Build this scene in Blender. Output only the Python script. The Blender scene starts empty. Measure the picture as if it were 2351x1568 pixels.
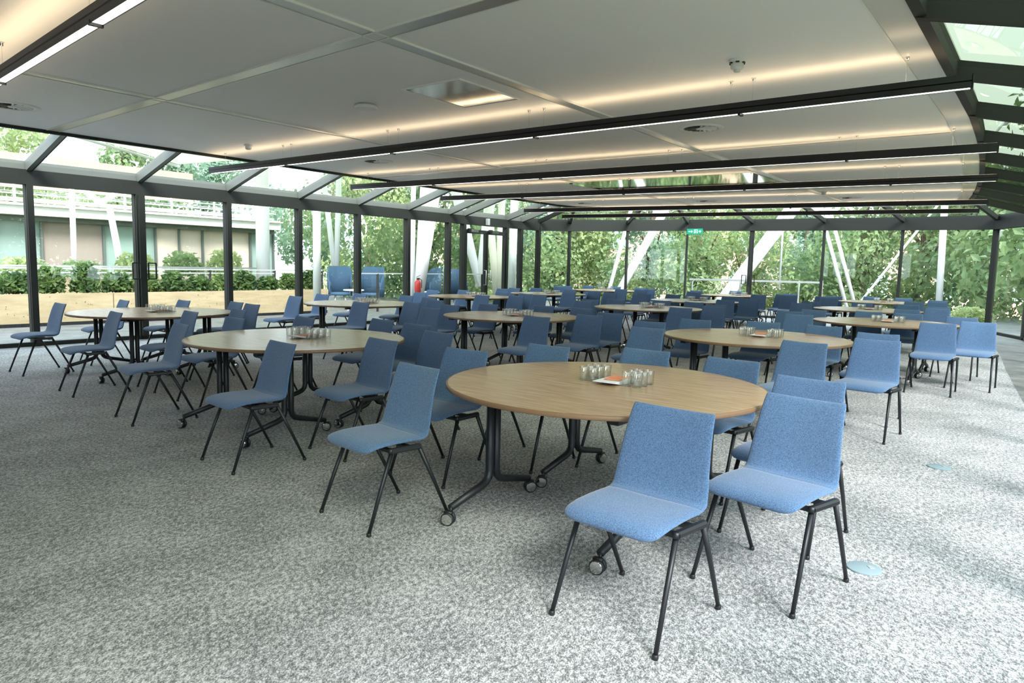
import bpy, bmesh, math, random, itertools
from mathutils import Vector, Matrix
random.seed(7)
R=math.radians; PI=math.pi; SC=bpy.context.scene; COL=SC.collection
# ---------------------------------------------------------------- camera, world, light, exposure
PIT,ROLL,EYE=0.10807,-0.022832,1.415
fw=Vector((0,math.cos(PIT),-math.sin(PIT))); dn=Vector((0,-math.sin(PIT),-math.cos(PIT))); rt=Vector((1,0,0))
cr,sr=math.cos(ROLL),math.sin(ROLL)
rx=cr*rt+sr*dn; dy=-sr*rt+cr*dn
cam=bpy.data.cameras.new('camera'); cam.sensor_width=36; cam.lens=1618.24/2351*36; cam.clip_end=300; cam.clip_start=.05
co=bpy.data.objects.new('camera',cam); COL.objects.link(co)
M=Matrix.Identity(4)
for i in range(3):
    M[i][0]=rx[i]; M[i][1]=-dy[i]; M[i][2]=-fw[i]
M[0][3],M[1][3],M[2][3]=0,0,EYE
co.matrix_world=M; SC.camera=co
W=bpy.data.worlds.new('sky'); SC.world=W; W.use_nodes=True
wn=W.node_tree; wn.nodes.clear()
wo=wn.nodes.new('ShaderNodeOutputWorld'); wb=wn.nodes.new('ShaderNodeBackground')
tc=wn.nodes.new('ShaderNodeTexCoord'); sx=wn.nodes.new('ShaderNodeSeparateXYZ'); cr_=wn.nodes.new('ShaderNodeValToRGB')
cr_.color_ramp.elements[0].position=0.0; cr_.color_ramp.elements[0].color=(.80,.91,1,1)
cr_.color_ramp.elements[1].position=1.0; cr_.color_ramp.elements[1].color=(.70,.86,1,1)
wn.links.new(tc.outputs['Generated'],sx.inputs[0]); wn.links.new(sx.outputs['Z'],cr_.inputs[0]); wn.links.new(cr_.outputs[0],wb.inputs[0])
wb.inputs[1].default_value=WORLD=4.0
wn.links.new(wb.outputs[0],wo.inputs[0])
sun=bpy.data.lights.new('sun','SUN'); sun.energy=5.5; sun.angle=R(20); sun.color=(1,.99,.98)
so=bpy.data.objects.new('sun',sun); COL.objects.link(so); so.rotation_euler=(R(50),0,R(20))
vs=SC.view_settings; vs.view_transform='Standard'; vs.look='None'; vs.gamma=1; vs.exposure=.42; vs.use_curve_mapping=False
try: SC.cycles.max_bounces=8; SC.cycles.transparent_max_bounces=24; SC.cycles.sample_clamp_indirect=6; SC.cycles.caustics_reflective=False; SC.cycles.caustics_refractive=False
except Exception: pass

# ---------------------------------------------------------------- helpers
TH=2.488363; U=Vector((math.cos(TH),math.sin(TH),0)); V=Vector((U.y,-U.x,0))
def P(u,v,z=0): return U*u+V*v+Vector((0,0,z))
ROTUV=TH
def tag(o,label=None,cat=None,group=None,kind=None):
    if label: o['label']=label
    if cat: o['category']=cat
    if group: o['group']=group
    if kind: o['kind']=kind
    return o
def mat(name,col,rough=.5,metal=0,**k):
    m=bpy.data.materials.new(name); m.use_nodes=True; b=m.node_tree.nodes['Principled BSDF']
    b.inputs['Base Color'].default_value=(*col,1); b.inputs['Roughness'].default_value=rough; b.inputs['Metallic'].default_value=metal
    for a,v in k.items(): b.inputs[a.replace('_',' ')].default_value=v
    return m
def nt(m): return m.node_tree.nodes,m.node_tree.links,m.node_tree.nodes['Principled BSDF']
def noise_mix(m,scale,c1,c2,detail=4,lo=.35,hi=.65,coord='Object',bump=0,stretch=None,rough=.6):
    N,L,b=nt(m); t=N.new('ShaderNodeTexCoord'); n=N.new('ShaderNodeTexNoise'); n.inputs['Scale'].default_value=scale; n.inputs['Detail'].default_value=detail; n.inputs['Roughness'].default_value=rough
    src=t.outputs[coord]
    if stretch:
        mp=N.new('ShaderNodeMapping'); mp.inputs['Scale'].default_value=stretch; L.new(src,mp.inputs[0]); src=mp.outputs[0]
    L.new(src,n.inputs['Vector']); r=N.new('ShaderNodeValToRGB'); r.color_ramp.elements[0].position=lo; r.color_ramp.elements[1].position=hi
    r.color_ramp.elements[0].color=(*c1,1); r.color_ramp.elements[1].color=(*c2,1); L.new(n.outputs['Fac'],r.inputs[0]); L.new(r.outputs[0],b.inputs['Base Color'])
    if bump:
        bp=N.new('ShaderNodeBump'); bp.inputs['Strength'].default_value=bump; bp.inputs['Distance'].default_value=.002; L.new(n.outputs['Fac'],bp.inputs['Height']); L.new(bp.outputs[0],b.inputs['Normal'])
    return m
class MB:
    def __init__(s): s.v=[];s.f=[]
    def add(s,vs,fs):
        n=len(s.v); s.v+= [tuple(v) for v in vs]; s.f+=[tuple(i+n for i in f) for f in fs]; return s
    def box(s,a,b):
        x0,y0,z0=a;x1,y1,z1=b
        return s.add([(x0,y0,z0),(x1,y0,z0),(x1,y1,z0),(x0,y1,z0),(x0,y0,z1),(x1,y0,z1),(x1,y1,z1),(x0,y1,z1)],[(0,3,2,1),(4,5,6,7),(0,1,5,4),(1,2,6,5),(2,3,7,6),(3,0,4,7)])
    def bar(s,p,q,w,h,up=(0,0,1),c=0):
        p=Vector(p);q=Vector(q);d=(q-p).normalized();up=Vector(up);x=d.cross(up)
        if x.length<1e-5: x=d.cross(Vector((1,0,0)))
        x.normalize(); y=x.cross(d).normalized()
        pts=[]
        if c<=0: prof=[(-w/2,-h/2),(w/2,-h/2),(w/2,h/2),(-w/2,h/2)]
        else: prof=[(-w/2+c,-h/2),(w/2-c,-h/2),(w/2,-h/2+c),(w/2,h/2-c),(w/2-c,h/2),(-w/2+c,h/2),(-w/2,h/2-c),(-w/2,-h/2+c)]
        n=len(prof)
        for o in (p,q): pts+=[o+x*a+y*b for a,b in prof]
        return s.add(pts,[tuple(range(n-1,-1,-1)),tuple(range(n,2*n))]+[(i,(i+1)%n,(i+1)%n+n,i+n) for i in range(n)])
    def tube(s,pts,r,n=8,cap=True):
        pts=[Vector(p) for p in pts]; rs=r if isinstance(r,(list,tuple)) else [r]*len(pts)
        prev=None; vs=[]
        for i,p in enumerate(pts):
            d=(pts[min(i+1,len(pts)-1)]-pts[max(i-1,0)]).normalized()
            if prev is None:
                x=d.orthogonal().normalized()
            else:
                x=(prev-d*prev.dot(d)).normalized()
            prev=x; y=d.cross(x)
            vs+=[p+(x*math.cos(a)+y*math.sin(a))*rs[i] for a in [2*PI*k/n for k in range(n)]]
        fs=[]
        for i in range(len(pts)-1):
            for k in range(n): fs.append((i*n+k,i*n+(k+1)%n,(i+1)*n+(k+1)%n,(i+1)*n+k))
        if cap: fs+=[tuple(range(n-1,-1,-1)),tuple(range(len(vs)-n,len(vs)))]
        return s.add(vs,fs)
    def lathe(s,prof,n=24,c=(0,0,0),axis=None,close=True):
        c=Vector(c); Rm=Matrix.Identity(3)
        if axis is not None: Rm=Vector((0,0,1)).rotation_difference(Vector(axis)).to_matrix()
        vs=[]
        for r,z in prof: vs+=[c+Rm@Vector((r*math.cos(2*PI*k/n),r*math.sin(2*PI*k/n),z)) for k in range(n)]
        fs=[(i*n+k,i*n+(k+1)%n,(i+1)*n+(k+1)%n,(i+1)*n+k) for i in range(len(prof)-1) for k in range(n)]
        if close:
            if prof[0][0]>1e-6: fs.append(tuple(range(n-1,-1,-1)))
            if prof[-1][0]>1e-6: fs.append(tuple(range(len(vs)-n,len(vs))))
        return s.add(vs,fs)
    def prism(s,poly,z0,z1):
        n=len(poly); vs=[(x,y,z0) for x,y in poly]+[(x,y,z1) for x,y in poly]
        return s.add(vs,[tuple(range(n-1,-1,-1)),tuple(range(n,2*n))]+[(i,(i+1)%n,(i+1)%n+n,i+n) for i in range(n)])
    def build(s,name,m,parent=None,smooth=False,bevel=0,loc=None,rotz=0):
        me=bpy.data.meshes.new(name); me.from_pydata(s.v,[],s.f)
        if smooth:
            for p in me.polygons: p.use_smooth=True
        me.update(); o=bpy.data.objects.new(name,me); COL.objects.link(o)
        if m: me.materials.append(m)
        if parent: o.parent=parent
        if bevel:
            b=o.modifiers.new('bevel','BEVEL'); b.width=bevel; b.segments=2; b.limit_method='ANGLE'
        if smooth=='auto':
            try:
                me.set_sharp_from_angle(angle=R(40))
            except Exception: pass
        if loc is not None: o.location=loc
        if rotz: o.rotation_euler.z=rotz
        return o
def empty(name,loc=(0,0,0),rz=0,label=None,cat=None,group=None):
    o=bpy.data.objects.new(name,None); COL.objects.link(o); o.location=loc; o.rotation_euler.z=rz; o.empty_display_size=.1
    return tag(o,label,cat,group)
def kids(o): return [c for c in KID.get(o.name,[])]
def copy_tree(o,parent=None,depth=9):
    c=o.copy(); COL.objects.link(c)
    if parent: c.parent=parent
    if depth>0:
        for ch in list(o.children): copy_tree(ch,c,depth-1)
    return c
def struct(o): o['kind']='structure'; return o

# ---------------------------------------------------------------- materials
M_frame=mat('frame_metal',(.020,.022,.018),.6,.0,Specular_IOR_Level=.3)
M_sill=mat('sill_metal',(.14,.15,.13),.4,.0)
M_black=mat('black_steel',(.009,.010,.012),.45,.0)
M_blackp=mat('black_plastic',(.01,.01,.011),.5)
M_chrome=mat('chrome',(.75,.75,.74),.12,1)
M_steelmir=mat('satin_metal',(.60,.60,.56),.30,1)
M_mirror=mat('polished_metal',(.72,.75,.70),.05,1)
M_white=mat('white_paint',(.86,.87,.86),.4)
M_whitepl=mat('white_plastic',(.75,.75,.73),.35)
M_ceil=mat('ceiling_panel',(.86,.87,.87),.5)
M_trimw=mat('trim_white',(.8,.8,.77),.3)
M_grey=mat('grey_paint',(.35,.36,.35),.5)
M_carpet=mat('carpet',(.3,.3,.3),.95)
N,L,b=nt(M_carpet); t=N.new('ShaderNodeTexCoord')
def nz(sc,d=3,st=None):
    n=N.new('ShaderNodeTexNoise'); n.inputs['Scale'].default_value=sc; n.inputs['Detail'].default_value=d; n.inputs['Roughness'].default_value=.7
    mp=N.new('ShaderNodeMapping'); mp.inputs['Scale'].default_value=st or (1,1,1); mp.inputs['Rotation'].default_value=(0,0,TH); L.new(t.outputs['Object'],mp.inputs[0]); L.new(mp.outputs[0],n.inputs['Vector']); return n
n1=nz(170,2,(1,.6,1)); n3=nz(52,2,(1,.6,1)); n2=nz(2.2,4); ad=N.new('ShaderNodeMath'); ad.operation='MULTIPLY_ADD'; ad.inputs[1].default_value=.16; 
m3=N.new('ShaderNodeMix'); m3.data_type='FLOAT'; m3.inputs[0].default_value=.45; L.new(n1.outputs['Fac'],m3.inputs[2]); L.new(n3.outputs['Fac'],m3.inputs[3])
L.new(n2.outputs['Fac'],ad.inputs[0]); L.new(m3.outputs[0],ad.inputs[2])
rp=N.new('ShaderNodeValToRGB'); e=rp.color_ramp.elements; e[0].position=.485; e[0].color=(.10,.102,.10,1); e[1].position=.685; e[1].color=(.60,.60,.585,1)
x=e.new(.58); x.color=(.28,.285,.28,1)
L.new(ad.outputs[0],rp.inputs[0]); L.new(rp.outputs[0],b.inputs['Base Color'])
bp=N.new('ShaderNodeBump'); bp.inputs['Strength'].default_value=.5; bp.inputs['Distance'].default_value=.006; L.new(n1.outputs['Fac'],bp.inputs['Height']); L.new(bp.outputs[0],b.inputs['Normal'])
M_fabric=mat('blue_wool',(.1,.2,.4),.95,0,Sheen_Weight=.25)
noise_mix(M_fabric,260,(.038,.084,.172),(.112,.205,.345),3,.36,.64,bump=.25)
M_seam=mat('blue_piping',(.07,.15,.30),.9)
def wood(name,c1,c2,sc=3,st=(1,14,1)):
    m=mat(name,c1,.27); noise_mix(m,sc,c1,c2,8,.32,.7,stretch=st,rough=.65); return m
M_oak=wood('oak_laminate',(.30,.185,.095),(.56,.385,.225),2.6,(1.4,22,1))
M_edge=mat('oak_edge',(.20,.115,.06),.45)
M_ply=wood('timber_panel',(.34,.27,.155),(.48,.40,.25),1.3,(1,1,7))
M_concrete=mat('paving',(.14,.14,.13),.6); noise_mix(M_concrete,3,(.10,.105,.10),(.19,.19,.18),6)
M_glass=bpy.data.materials.new('pane_glass'); M_glass.use_nodes=True; g=M_glass.node_tree; g.nodes.clear()
o_=g.nodes.new('ShaderNodeOutputMaterial'); tr=g.nodes.new('ShaderNodeBsdfTransparent'); tr.inputs[0].default_value=(.955,.965,.962,1)
gl=g.nodes.new('ShaderNodeBsdfGlossy'); gl.inputs['Roughness'].default_value=.01; gl.inputs[0].default_value=(.9,1,.95,1); mx=g.nodes.new('ShaderNodeMixShader'); fr=g.nodes.new('ShaderNodeLayerWeight'); fr.inputs[0].default_value=.5
pw=g.nodes.new('ShaderNodeMath'); pw.operation='POWER'; pw.inputs[1].default_value=4.5; g.links.new(fr.outputs['Facing'],pw.inputs[0])
mu=g.nodes.new('ShaderNodeMath'); mu.operation='MULTIPLY_ADD'; mu.inputs[1].default_value=.7; mu.inputs[2].default_value=.05; g.links.new(pw.outputs[0],mu.inputs[0])
g.links.new(mu.outputs[0],mx.inputs[0]); g.links.new(tr.outputs[0],mx.inputs[1]); g.links.new(gl.outputs[0],mx.inputs[2]); g.links.new(mx.outputs[0],o_.inputs[0])
def thin_glass(name,col,fac,rough=.01,ior=1.5):
    m=bpy.data.materials.new(name); m.use_nodes=True; g=m.node_tree; g.nodes.clear(); o=g.nodes.new('ShaderNodeOutputMaterial'); tr=g.nodes.new('ShaderNodeBsdfTransparent'); tr.inputs[0].default_value=(*col,1)
    gl=g.nodes.new('ShaderNodeBsdfGlossy'); gl.inputs['Roughness'].default_value=rough; mx=g.nodes.new('ShaderNodeMixShader'); fr=g.nodes.new('ShaderNodeLayerWeight'); fr.inputs[0].default_value=.5
    pw=g.nodes.new('ShaderNodeMath'); pw.operation='POWER'; pw.inputs[1].default_value=3; g.links.new(fr.outputs['Facing'],pw.inputs[0])
    mu=g.nodes.new('ShaderNodeMath'); mu.operation='MULTIPLY_ADD'; mu.inputs[1].default_value=fac; mu.inputs[2].default_value=.10; g.links.new(pw.outputs[0],mu.inputs[0]); g.links.new(mu.outputs[0],mx.inputs[0]); g.links.new(tr.outputs[0],mx.inputs[1]); g.links.new(gl.outputs[0],mx.inputs[2]); g.links.new(mx.outputs[0],o.inputs[0]); return m
M_tumbler=thin_glass('tumbler_glass',(.985,.995,.99),1.0,.04)
M_tint=thin_glass('tinted_roof_glass',(.27,.30,.21),.6)
def emis(name,col,st):
    m=bpy.data.materials.new(name); m.use_nodes=True; n=m.node_tree; n.nodes.clear(); o=n.nodes.new('ShaderNodeOutputMaterial'); e=n.nodes.new('ShaderNodeEmission'); e.inputs[0].default_value=(*col,1); e.inputs[1].default_value=st; n.links.new(e.outputs[0],o.inputs[0]); return m
M_down=emis('lamp_diffuser',(1,.97,.90),3.2); M_up=emis('lamp_uplight',(1,.74,.46),6.5)
def leafmat(name,c1,c2,sc=.9):
    m=mat(name,c1,.55); noise_mix(m,sc,c1,c2,6,.3,.7); N,L,b=nt(m)
    tb=N.new('ShaderNodeBsdfTranslucent'); L.new(b.inputs['Base Color'].links[0].from_socket,tb.inputs[0]); mx=N.new('ShaderNodeMixShader'); mx.inputs[0].default_value=.5
    out=[n for n in N if n.type=='OUTPUT_MATERIAL'][0]; L.new(b.outputs[0],mx.inputs[1]); L.new(tb.outputs[0],mx.inputs[2]); L.new(mx.outputs[0],out.inputs[0]); return m
M_leafA=leafmat('leaf_dark',(.12,.22,.09),(.42,.52,.24)); M_leafB=leafmat('leaf_light',(.22,.32,.12),(.60,.66,.34)); M_leafC=leafmat('leaf_blue',(.14,.25,.17),(.36,.50,.33))
M_planter=leafmat('planter_leaf',(.02,.065,.02),(.17,.27,.07),3); M_planterB=leafmat('planter_leaf_light',(.04,.10,.03),(.28,.38,.10),3)
M_bark=mat('bark',(.16,.11,.075),.9); noise_mix(M_bark,6,(.09,.06,.04),(.28,.2,.15),6,stretch=(1,1,.2))
M_brick=mat('pink_brick',(.5,.3,.23),.85); noise_mix(M_brick,1.2,(.42,.26,.20),(.66,.48,.40),6)
M_blueup=mat('blue_upholstery',(.045,.10,.17),.8)
M_red=mat('red_enamel',(.45,.03,.02),.35)
M_cream=mat('cream_membrane',(.80,.80,.70),.6); N,L,b=nt(M_cream); tb=N.new('ShaderNodeBsdfTranslucent'); tb.inputs[0].default_value=(.85,.88,.75,1); mx=N.new('ShaderNodeMixShader'); mx.inputs[0].default_value=.5
out=[n for n in N if n.type=='OUTPUT_MATERIAL'][0]; L.new(b.outputs[0],mx.inputs[1]); L.new(tb.outputs[0],mx.inputs[2]); L.new(mx.outputs[0],out.inputs[0])
M_facglass=mat('facade_glass',(.28,.38,.34),.15,0,Specular_IOR_Level=.8)
M_bluewin=mat('blue_window',(.12,.24,.52),.2)
M_green=mat('sign_green',(.0,.30,.16),.5)
M_paper=mat('paper',(.85,.85,.88),.7); M_orange=mat('orange_card',(.85,.30,.16),.7)
M_grass=mat('grass',(.1,.15,.05),.95); noise_mix(M_grass,1.5,(.10,.14,.05),(.34,.30,.16),6)
M_soil=mat('soil',(.03,.02,.015),.95)

# ---------------------------------------------------------------- shell
def uvp(l): return [(P(u,v).x,P(u,v).y) for u,v in l]
LP=[(12.5,v) for v in (-3.8,-2.25,-.65,.95,2.55,4.14,5.77,7.4,8.98,10.54,12.07,13.52)]
DOORL=[(12.5,14.1),(12.5,15.92)]
LP2=[(12.5,16.62)]
FAR=[(12.26,17.18,2.44),(12.02,18.51,2.49),(11.03,20.39,2.58),(9.38,21.28,2.62),(7.44,21.63,2.61),(5.41,21.8,2.61),(3.37,21.6,2.58),(1.26,21.26,2.56)]
RT=[(.44,19.5),(.16,17.6),(0,15.85),(-.18,14.1),(-.32,12.35),(-.40,10.6),(-.42,8.85),(-.42,7.1),(-.42,5.35),(-.42,3.6),(-.42,1.85),(-.42,.1),(-.42,-1.65),(-.42,-3.8)]
ring=[(u,v,2.46) for u,v in LP+DOORL+LP2]+FAR+[(u,v,2.55) for u,v in RT]
# floor (carpet) and outside ground
MB().prism(uvp([(12.5,-3.8),(12.5,16.7),(12.26,17.18),(12.02,18.51),(11.03,20.39),(9.38,21.28),(7.44,21.63),(5.41,21.8),(3.37,21.6),(1.26,21.26)]+[(u,v) for u,v in RT]),-.12,-.004).build('floor',M_concrete)
bpy.data.objects['floor']['kind']='structure'
carpet=[(12.1,-3.6),(12.1,16.3),(11.8,17.2),(11.5,18.2),(10.6,20.0),(9.2,20.85),(7.4,21.2),(5.4,21.35),(3.4,21.15),(1.9,20.7),(1.2,19.9),(1.02,18),(.9,17.3),(.78,16.2),(.66,15.1),(.5,13.1),(.3,11),(.1,9),(-.05,7),(-.1,5),(-.1,-3.6)]
tag(MB().prism(uvp(carpet),-.004,.0).build('carpet',M_carpet),'speckled grey carpet covering the whole room floor','carpet')
# ceiling
CE=[(11.1,-3.8),(11.1,16.4),(10.95,17.1),(9.18,18.42),(7.5,18.95),(5.8,19.17),(4.2,19.2),(2.79,19.1),(1.66,18.88),(1.45,17.4),(1.29,15.96),(1.18,14.8),(1.08,13.7),(.98,12.3),(.90,11.0),(.86,10),(.83,8.95),(.83,5),(.83,-3.8)]
struct(MB().prism(uvp(CE),3.1,3.32).build('ceiling',M_ceil))
# ceiling edge frame: dark rim round the panel
mb=MB()
for a,b_ in zip(CE[:-1],CE[1:]):
    p,q=P(*a,3.14),P(*b_,3.14); mb.bar(p,q,.07,.16)
struct(mb.build('trim_1',M_frame))
# pale glossy border band on the right of the ceiling
mb=MB(); rr=[c for c in CE if c[0]<2 ][0:]
for a,b_ in zip(rr[:-1],rr[1:]):
    pts=[P(a[0]+.04,a[1],3.094),P(b_[0]+.04,b_[1],3.094),P(b_[0]+.27,b_[1],3.094),P(a[0]+.27,a[1],3.094)]
    mb.add([tuple(x) for x in pts]+[tuple(x+Vector((0,0,.012))) for x in pts],[(0,1,2,3),(7,6,5,4),(0,4,5,1),(1,5,6,2),(2,6,7,3),(3,7,4,0)])
struct(mb.build('trim_2',mat('gloss_border',(.62,.63,.62),.22)))
mb=MB()
for a,b_ in zip(rr[:-1],rr[1:]): mb.bar(P(a[0]+.27,a[1],3.094),P(b_[0]+.27,b_[1],3.094),.014,.016)
struct(mb.build('trim_3',M_trimw))
# polished joint strips between ceiling panels
strip_specs=[(4.18,-3.5,4.18,18.9,.15),(7.78,-3.5,7.78,18.6,.11),(11.0,3.98,1.1,3.58,.15),(11.0,9.72,1.1,9.9,.09),(11.0,15.0,1.4,15.4,.09)]
for i,s_ in enumerate(strip_specs): 
    u0,v0,u1,v1,w=s_
    zz=3.097 if u0==u1 else 3.0945
    mb=MB(); mb.bar(P(u0,v0,zz),P(u1,v1,zz),w,.012); o=struct(mb.build('trim_%d'%(i+4),M_steelmir))
    d=(P(u1,v1)-P(u0,v0)).normalized(); s=Vector((-d.y,d.x,0)); mb=MB()
    for k in (-1,1): mb.bar(P(u0,v0,3.093)+s*k*w/2,P(u1,v1,3.093)+s*k*w/2,.012,.016)
    mb.build('trim_edge',M_trimw,o)
# polished rooflight panel between the joints
mb=MB(); mb.add([P(8.05,12.15,3.088),P(4.3,12.3,3.088),P(4.3,14.1,3.088),P(8.05,14.1,3.088),P(8.05,12.15,3.1),P(4.3,12.3,3.1),P(4.3,14.1,3.1),P(8.05,14.1,3.1)],[(0,1,2,3),(7,6,5,4),(0,4,5,1),(1,5,6,2),(2,6,7,3),(3,7,4,0)])
tag(mb.build('ceiling_mirror_panel',M_mirror),'large polished ceiling panel reflecting trees, far along the ceiling','ceiling panel')
# walls : posts, eave beams, glazing, roof glazing, rafters
def roof_in(u,v):  # matching point on the ceiling edge
    best=None; p=P(u,v)
    for a,b_ in zip(CE[:-1],CE[1:]):
        A,B=P(*a),P(*b_); t=max(0,min(1,(p-A).dot(B-A)/(B-A).length_squared)); q=A+(B-A)*t
        if best is None or (q-p).length<best[0]: best=((q-p).length,q)
    return best[1]
inner={}
def cep(i):
    u,v,z=ring[i]
    if u>12.3 and v<16.7: q=P(11.13,v)
    elif (u,v)==(12.26,17.18): q=P(10.97,17.05)
    elif (u,v)==(1.26,21.26): q=P(1.66,18.86)
    elif u<.63: q=P({.44:1.6,.16:1.47,0:1.29,-.18:1.12,-.32:1.0,-.40:.89,-.42:.84}[u],v-.35 if v>17 else v)
    else: q=roof_in(u,v)
    q=q.copy(); q.z=3.13; return q
n=len(ring)
for i,(u,v,z) in enumerate(ring):
    p=P(u,v)
    q=cep(i); side='left' if i<15 else ('far' if i<23 else 'right')
    # post
    nxt=ring[min(i+1,n-1)]; prv=ring[max(i-1,0)]
    d=(P(*nxt[:2])-P(*prv[:2])).normalized(); s=Vector((-d.y,d.x,0))
    w=.09; dep=.16
    if side=='far' and 1<u<12.2: w=.06; dep=.10
    if abs(v-5.77)<.01 and u>12: w=.15
    if (u,v)==(7.44,21.63): w=.12
    if (u,v)==(1.26,21.26): w=.12
    mb=MB(); mb.bar(p,p+Vector((0,0,z)),w,dep,up=s)
    mb.bar(p-s*dep*.2,p-s*dep*.2+Vector((0,0,z)),w*1.12,.012,up=s)
    o=mb.build('post',M_frame); o.name='window_post'; struct(o)
    # rafter
    a=p+Vector((0,0,z+.26)); mb=MB(); up=(q-a).cross(d).cross(q-a)
    mb.bar(a,q,.075,.15 if side!='far' else .11)
    struct(mb.build('rafter',M_frame if side!='left' else M_sill))
    if side=='left':
        mb=MB(); mb.bar(a+V*.042,q+V*.042,.02,.152); struct(mb.build('rafter_shade',M_frame))  # dark strip paints the shaded side of each left rafter
# name the post / rafter structure objects by number
k=0
for o in list(COL.objects):
    if o.name.startswith(('window_post','rafter')) and o.get('kind')=='structure': k+=1; o.name='trim_%d'%(20+k)
wi=0
M_backw=mat('back_wall',(.55,.55,.53),.7)
for i in range(n-1):
    (u0,v0,z0),(u1,v1,z1)=ring[i],ring[i+1]
    p0,p1=P(u0,v0),P(u1,v1); d=(p1-p0).normalized(); s=Vector((-d.y,d.x,0))
    c=P(6,9); 
    if (c-p0).dot(s)<0: s=-s       # s points inwards
    # eave beam: dark fascia and paler sill
    mb=MB(); mb.bar(p0+Vector((0,0,z0+.11)),p1+Vector((0,0,z1+.11)),.16,.22)
    eb=struct(mb.build('eave',M_frame)); eb.name='trim_%d'%(100+i)
    mb=MB(); mb.bar(p0-s*.03+Vector((0,0,z0+.285)),p1-s*.03+Vector((0,0,z1+.285)),.10,.13)
    mb.build('eave_sill',M_sill if i<14 else M_frame,eb)
    # kerb
    mb=MB(); mb.bar(p0+Vector((0,0,.03)),p1+Vector((0,0,.03)),.1,.06); kb=struct(mb.build('kerb',M_frame)); kb.name='baseboard_%d'%(i+1)
    # wall pane
    wi+=1
    mb=MB(); t=.012
    A=[p0+Vector((0,0,.05)),p1+Vector((0,0,.05)),p1+Vector((0,0,z1+.02)),p0+Vector((0,0,z0+.02))]
    mb.add(A,[(0,1,2,3)])
    g_=struct(mb.build('window_%d'%wi,M_glass if not(u0>12.4 and v0<2) else M_backw))  # unseen left panes near the camera made solid to cut the light
    # roof pane
    q0,q1=cep(i),cep(i+1); A=[p0+Vector((0,0,z0+.30)),p1+Vector((0,0,z1+.30)),q1+Vector((0,0,.03)),q0+Vector((0,0,.03))]
    mb=MB(); 
    if (A[2]-A[3]).length<.05: mb.add([A[0],A[1],A[2]],[(0,1,2)])
    else: mb.add(A,[(0,1,2,3)])
    struct(mb.build('window_roof',M_tint if i>=23 else M_glass)).name='window_%d'%(60+wi)
# back wall behind the camera
mb=MB(); mb.bar(P(12.6,-3.9,1.6),P(-.5,-3.9,1.6),.15,3.3); struct(mb.build('wall_back',M_backw))

# entrance doors in the left glass wall
def door_handle(par,pts,r=.012,m=M_chrome): 
    return MB().tube(pts,r,8).build('door_handle',m,par,True)
for k,(v0,v1) in enumerate(((14.16,14.98),(15.04,15.86))):
    mb=MB()
    for a,b_,w in ((P(12.47,v0,0),P(12.47,v0,2.28),.09),(P(12.47,v1,0),P(12.47,v1,2.28),.09)): mb.bar(a+Vector((0,0,.05)),b_,w,.06,up=U)
    mb.bar(P(12.47,v0,2.28),P(12.47,v1,2.28),.06,.10); mb.bar(P(12.47,v0,.12),P(12.47,v1,.12),.06,.16)
    dr=struct(mb.build('door_%d'%(k+1),M_frame))
    vv=v1-.06 if k==0 else v0+.06
    door_handle(dr,[P(12.43,vv,1.25),P(12.36,vv,1.25),P(12.36,vv,.85),P(12.43,vv,.85)])
    mb=MB(); c0=P(12.38,v0+.06,2.30); c1=P(12.38,v0+.40,2.30); mb.bar(c0,c1,.06,.07); c=mb.build('door_closer',M_chrome if k else M_sill,dr)
    mb=MB(); mb.bar(P(12.38,v0+.02,2.30),P(12.38,v0+.10,2.30),.08,.10); mb.build('closer_cap',M_black,c)
    mb=MB().tube([P(12.36,v0+.1,2.24),P(12.24,v0+.35,2.24),P(12.38,v0+.6,2.26)],.012,6); mb.build('closer_arm',M_black,c)
# push-bar loops on the two doors beside the wide stiles
def loop(c,ax,up,w,h,r=.012):
    q=[c-ax*w/2-up*h/2,c+ax*w/2-up*h/2,c+ax*w/2+up*h/2,c-ax*w/2+up*h/2]
    mb=MB()
    for a,b_ in zip(q,q[1:]+q[:1]): mb.bar(a,b_,r*2,r*2,up=ax.cross(up))
    return mb
Zv=Vector((0,0,1))
for k,(cu,cv,ax,zz) in enumerate(((12.40,5.77,V,1.17),(7.44,21.52,U,1.13))):
    base=P(cu,cv,0); inn=(-U if k==0 else -V)
    mb=MB(); mb.bar(base+Zv*.06,base+Zv*2.44,.10 if k==0 else .08,.05,up=inn); dr=struct(mb.build('door_%d'%(k+3),M_frame))
    for sgn in (-1,1):
        loop(base+inn*.05+ax*sgn*.13+Zv*zz,ax,Zv,.13,.27,.010).build('door_handle',M_black,dr)
# sensor box, exit sign
o=MB().box((-.05,-.04,-.09),(.05,.04,.09)).build('motion_sensor',M_grey,None,bevel=.01,loc=P(12.36,14.95,2.56),rotz=TH); tag(o,'small grey sensor box above the entrance doors','sensor')
sg=empty('exit_sign',P(9.0,20.95,2.575),TH,'green emergency exit sign hanging under the far eave beam','sign'); sg.scale=(.85,.85,.85)
MB().box((-.30,-.012,-.10),(.30,.012,.10)).build('sign_panel',M_green,sg,bevel=.004)
mb=MB()
def rq(mb,pts,y=.015): mb.add([(x,y,z) for x,z in pts],[tuple(range(len(pts)))])
rq(mb,[(.24,-.015),(.24,.015),(.12,.015),(.12,.05),(.06,0),(.12,-.05),(.12,-.015)])
rq(mb,[(.02,-.07),(.02,.07),(.0,.07),(0,-.07)]);rq(mb,[(-.10,-.07),(-.10,.07),(-.12,.07),(-.12,-.07)]);rq(mb,[(.02,.07),(-.12,.07),(-.12,.055),(.02,.055)])
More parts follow.
